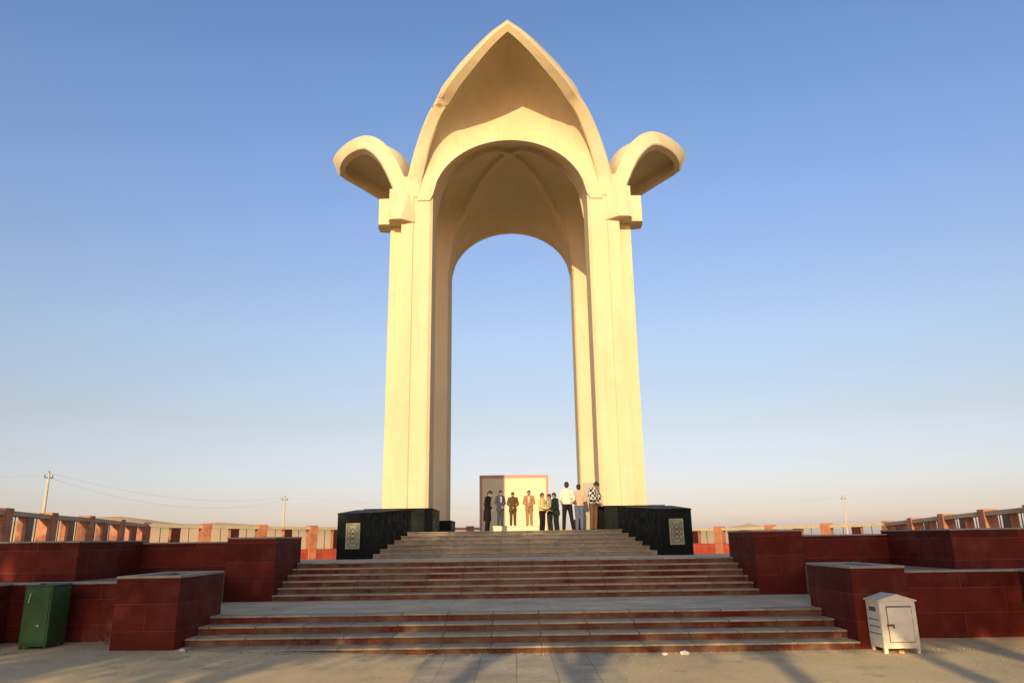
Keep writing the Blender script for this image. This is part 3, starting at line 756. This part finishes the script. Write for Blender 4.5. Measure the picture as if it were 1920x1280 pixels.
def remesh(o, v, sm=2):
    md = o.modifiers.new('skin', 'REMESH'); md.mode = 'VOXEL'; md.voxel_size = v; md.use_smooth_shade = True
    if sm: s_ = o.modifiers.new('relax', 'SMOOTH'); s_.factor = .5; s_.iterations = sm
def person(label, x, y, z, height, heading, top, bottom, hair=None, lean=0.0, nod=.25, turn=0.0, hands=None, elbows=None, feet=None,
           shirt=None, scarf=None, coat=False, skirt=False, collar=None, topmat=None, girth=1.0, grp=None):
    s = height/1.74; hair = hair or HAIR
    V = Vector
    Rl = Matrix.Rotation(lean, 3, 'X')               # lean forward (towards local -Y)
    hip = V((0, 0, .93))
    def U(p): return hip+Rl @ (V(p)-hip)              # upper body point
    hands = hands or [(-.05, -.20, .98), (.05, -.21, .97)]; elbows = elbows or [(-.27, .00, 1.14), (.27, .00, 1.14)]
    feet = feet or [(-.10, 0, 0), (.10, 0, 0)]
    sh = [U((-.185, 0, 1.44)), U((.185, 0, 1.44))]
    el = [U(e) for e in elbows]; hd = [U(e) for e in hands]
    neck = U((0, .0, 1.47)); 
    Rh = Rl @ Matrix.Rotation(turn, 3, 'Z') @ Matrix.Rotation(nod, 3, 'X')
    hb = U((0, -.01, 1.535)); 
    def H(p): return hb+Rh @ V(p)
    b = MB()
    # torso, one continuous form
    for a, rx, ry in ((.95, .155, .105), (1.05, .145, .10), (1.20, .155, .11), (1.34, .175, .115), (1.42, .15, .095)):
        b.ell(U((0, 0, a)), (rx, ry, .12), 14, 8)
    b.caps(U((0, .01, 1.42)), hb, .062, .056)
    kn = []
    for i, sx in enumerate((-1, 1)):
        ft = V(feet[i]); hp = V((sx*.09, 0, .92)); an = ft+V((0, .03, .08)); k = (hp+an)/2+V((0, -.03, .02)); kn.append(k)
        b.caps(hp, k, .088, .06); b.caps(k, an, .055, .038); b.caps(an-V((0,0,.03)), ft+V((sx*.02, -.15, .035)), .036, .028)
        b.caps(sh[i], el[i], .052, .040); b.caps(el[i], hd[i], .040, .028)
        # hand: palm, four unequal fingers, thumb
        f = (hd[i]-el[i]).normalized(); sd = f.cross(V((0, 0, 1))); sd = sd.normalized() if sd.length > .1 else V((1, 0, 0)); dn = V((0,0,-1))
        palm = hd[i]+f*.05; b.caps(hd[i], palm, .028, .032)
        for q, L in ((-.030, .060), (-.010, .072), (.010, .068), (.029, .052)):
            r0 = palm+sd*q+f*.02; r1 = r0+f*L*.6+dn*.012; r2 = r1+f*L*.35+dn*.03
            b.caps(r0, r1, .0095, .009, 6); b.caps(r1, r2, .009, .008, 6)
        t0 = hd[i]+f*.02-sd*.025*sx; b.caps(t0, t0-sd*.025*sx+f*.035+dn*.01, .011, .0095, 6)
    # head with face
    b.ell(H((0, .005, .125)), (.076, .095, .108), 18, 14, Rh); b.ell(H((0, -.035, .065)), (.055, .058, .062), 12, 8, Rh)
    b.caps(H((0, -.088, .125)), H((0, -.112, .098)), .010, .014, 8)                   # nose
    b.caps(H((-.022, -.088, .062)), H((.022, -.088, .062)), .008, .008, 8)            # mouth
    b.caps(H((-.045, -.082, .148)), H((.045, -.082, .148)), .010, .010, 8)            # brow
    for sx in (-1, 1): b.ell(H((sx*.080, .01, .115)), (.012, .020, .032), 8, 6, Rh)
    body = b.build('person', SKIN, None, uv=False); remesh(body, .010)
    tag(body, label, 'person', grp)
    body.location = (x, y, z); body.rotation_euler = (0, 0, heading); body.scale = (s*girth, s*girth, s)
    # eyes
    e = MB()
    for sx in (-1, 1): e.ell(H((sx*.030, -.082, .128)), (.012, .008, .008), 8, 6, Rh)
    e.build('eyes', HAIR, body, uv=False)
    # hair
    h_ = MB(); h_.ell(H((0, .018, .148)), (.088, .104, .100), 18, 12, Rh); h_.ell(H((0, .055, .10)), (.078, .065, .085), 14, 8, Rh); h_.ell(H((0, -.045, .195)), (.066, .045, .04), 12, 8, Rh)
    ho = h_.build('hair', hair, body, uv=False); remesh(ho, .016, 1)
    # upper garment
    c = MB()
    for a, rx, ry in ((1.08, .168, .12), (1.20, .180, .130), (1.34, .198, .135), (1.43, .165, .110)):
        c.ell(U((0, .004, a)), (rx, ry, .125), 14, 8)
    for i in (0, 1):
        c.ell(sh[i], (.075, .075, .072), 12, 8); c.caps(sh[i], el[i], .069, .056); w_ = el[i].lerp(hd[i], .93); c.caps(el[i], w_, .056, .043)
    if not coat: c.loft([(U((0, .004, 1.18)), .17, .122), (U((0, .004, 1.05)), .168, .12), (U((0, .004, .955)), .170, .125)])
    if coat: c.loft([(U((0, 0, 1.1)), .17, .12), ((0, .01, .9), .20, .15), ((0, .01, .72), .21, .16), ((0, .01, coat), .215, .165)])
    co = c.build('jacket' if (shirt or coat) else 'shirt', topmat or cloth(top), body, uv=False); remesh(co, .014, 3)
    # trousers
    t_ = MB()
    t_.ell((0, 0, .95), (.165, .122, .11), 14, 8)
    for i, sx in enumerate((-1, 1)):
        ft = V(feet[i]); an = ft+V((0, .03, .09))
        t_.caps((sx*.09, 0, .90), kn[i], .105, .078); t_.caps(kn[i], an, .078, .066)
    to = t_.build('trousers', cloth(bottom), body, uv=False); remesh(to, .014, 2)
    for i, sx in enumerate((-1, 1)):
        ft = V(feet[i]); q = MB().caps(ft+V((0, .05, .04)), ft+V((sx*.02, -.16, .032)), .045, .036); q.v = [(a, bb, max(cc, 0.0)) for a, bb, cc in q.v]
        q.build('shoe', SHOE, body, uv=False)
    if shirt:
        q = MB(); q.ell(U((0, -.10, 1.30)), (.050, .05, .17), 12, 8); q.ell(U((0, -.085, 1.42)), (.065, .05, .05), 12, 6)
        q.build('shirt_front', cloth(shirt), body, uv=False)
    if collar:
        q = MB(); q.caps(U((-.05, -.02, 1.49)), U((.05, -.02, 1.49)), .045, .045); q.build('collar', cloth(collar), body, uv=False)
    if scarf:
        q = MB(); q.ell(H((0, .015, .15)), (.100, .115, .115), 16, 10, Rh); q.loft([(U((0, .02, 1.36)), .16, .12), (U((0, .02, 1.46)), .12, .10), (U((0, .02, 1.54)), .09, .09)])
        q.build('scarf', cloth(scarf), body, uv=False); 
    return body
TOP = PLAT+.347
def at(px, D, py=985):     # photo column -> world X at distance D
    zc = D*cos(PITCH); return (px-(960+(640-py)*-.014*-1*-1))/1390*zc*1.0 if False else (px-964.8)/1390*zc
person('man in a long black coat at the left end of the group, head bowed', at(914, 32), 32, PLAT, 1.72, radians(70), (.008,.007,.008), (.01,.009,.012), nod=.55, lean=.06, coat=.5,
       hands=[(-.04, -.19, 1.0), (.04, -.2, .99)], elbows=[(-.24, .03, 1.13), (.24, .03, 1.13)])
person('man in a grey-blue suit with a pale shirt, second from the left', at(938, 37), 37.2, TOP, 1.68, radians(28), (.055,.055,.085), (.045,.05,.06), nod=.35, shirt=(.45,.45,.55), coat=.78)
person('stocky man in an olive brown uniform, hands joined at the belt', at(962, 37), 37.4, TOP, 1.60, radians(5), (.11,.058,.022), (.10,.050,.016), nod=.3, girth=1.06, collar=(.14,.07,.04), coat=.82)
person('man in a tan suit over a cream shirt in the middle of the group', at(993, 37), 37.2, TOP, 1.66, radians(-8), (.36,.20,.085), (.33,.19,.075), nod=.1, hair=HAIRB, shirt=(.72,.62,.42), coat=.78, girth=1.04)
person('man in a yellow shirt and black trousers reaching his hands forward', at(1018, 33), 33.4, PLAT, 1.66, radians(50), (.62,.48,.22), (.012,.010,.010), nod=.15, hair=HAIRB,
       hands=[(-.12, -.36, 1.05), (.10, -.36, 1.03)], elbows=[(-.24, -.03, 1.14), (.24, -.03, 1.14)])
person('man in a pale cream jacket, mostly hidden behind the dark green suit', at(1033, 33.4), 33.9, PLAT, 1.64, radians(-60), (.30,.25,.15), (.02,.018,.018), nod=.2, shirt=(.5,.45,.3))
person('man in a dark green suit with a red scarf, turned to the left', at(1044, 32.5), 32.6, PLAT, 1.62, radians(-62), (.010,.022,.016), (.010,.014,.012), nod=.15, collar=(.65,.12,.13), coat=.8, lean=.10,
       hands=[(-.10, -.34, 1.02), (.10, -.34, 1.02)], elbows=[(-.26, -.03, 1.13), (.26, -.03, 1.13)])
person('man in a white shirt and black trousers seen from behind, feet apart', at(1065, 28), 28, PLAT, 1.74, radians(186), (.66,.64,.50), (.010,.009,.010), nod=.05,
       hands=[(-.17, -.13, 1.0), (.17, -.13, 1.0)], elbows=[(-.26, .06, 1.14), (.26, .06, 1.14)], feet=[(-.20, 0, 0), (.15, 0, 0)])
person('man in a pink shirt and blue jeans standing with his elbow out', at(1088, 28.5), 28.6, PLAT, 1.69, radians(160), (.72,.36,.27), (.10,.12,.19), nod=.25, turn=.4,
       hands=[(.14, -.19, 1.0), (-.1, -.19, 1.05)][::-1], elbows=[(-.27, .05, 1.14), (.30, .06, 1.14)])
person('man in a black and white plaid shirt and brown trousers leaning on the right pedestal', at(1114, 28.0), 27.95, PLAT, 1.77, radians(40), (.3,.3,.3), (.12,.06,.03), nod=.75, lean=.16, topmat=plaid(),
       hands=[(-.02, -.28, 1.02), (.12, -.28, 1.0)], elbows=[(-.26, -.02, 1.14), (.27, -.02, 1.14)])

# ------------------------------------------------------------------ trees behind the photographer (they shade the steps)
def tree(label, x, y, h0, h1, rad, seed):
    rr = random.Random(seed); root = empty('shade_tree', (x, y, 0)); tag(root, label, 'tree', 'trees behind the viewer')
    mb = MB(); mb.tube((0,0,-.1), (.05,0,h0*.6), .20, .16, 10); mb.tube((.05,0,h0*.6), (0,0,h0+1), .16, .12, 10)
    for i in range(7):
        a = rr.uniform(0, 2*pi); q = rr.uniform(.5, .9)*rad
        mb.tube((0, 0, h0*.85+rr.uniform(0, 1)), (cos(a)*q, sin(a)*q, h0+rr.uniform(.8, (h1-h0)*.7)), .08, .025, 6)
    mb.build('trunk', M['bark'], root)
    mb = MB(); cz = (h0+h1)/2; hz = (h1-h0)/2
    cl = []
    for i in range(90):
        u = rr.gauss(0, 1), rr.gauss(0, 1), rr.gauss(0, 1); L = math.sqrt(sum(k*k for k in u)); q = rr.random()**.4
        cl.append(Vector((u[0]/L*rad*q, u[1]/L*rad*.45*q, cz+u[2]/L*hz*q)))
    for i in range(9000):
        c = cl[i % 90]; p = c+Vector((rr.gauss(0, .38), rr.gauss(0, .38), rr.gauss(0, .30)))
        if p.z < h0 or p.z > h1: continue
        if i % 4 == 0: p.z = rr.uniform(h0, h0+1.2) if p.z < cz else p.z
        a = Vector((rr.gauss(0,1), rr.gauss(0,1), rr.gauss(0,1))).normalized(); b = a.orthogonal().normalized()
        s = rr.uniform(.07, .13); mb.add([p-a*s, p+b*s*.6, p+a*s, p-b*s*.6], [(0,1,2,3)])
    mb.build('crown', M['leaf'], root)
for i, (x, h0, h1, r) in enumerate([(-29.0, 4.0, 13.0, 3.6), (-24.8, 4.0, 13.1, 3.6), (-20.8, 4.2, 12.8, 3.4), (-16.5, 4.8, 11.4, 3.0), (-12.6, 5.05, 10.6, 3.0), (-9.4, 5.1, 10.8, 2.8), (-6.6, 5.3, 10.6, 2.6), (-3.75, 5.6, 10.8, 2.6), (-2.35, 5.6, 10.7, 2.6), (2.3, 5.75, 10.7, 2.6), (3.6, 5.75, 10.6, 2.8), (.2, 5.65, 10.6, 2.6), (8.0, 5.7, 10.4, 3.0)]):
    tree('broad leafy shade tree in the row behind the viewer', x, -10+.3*sin(i*2.1), h0, h1, r, 20+i)
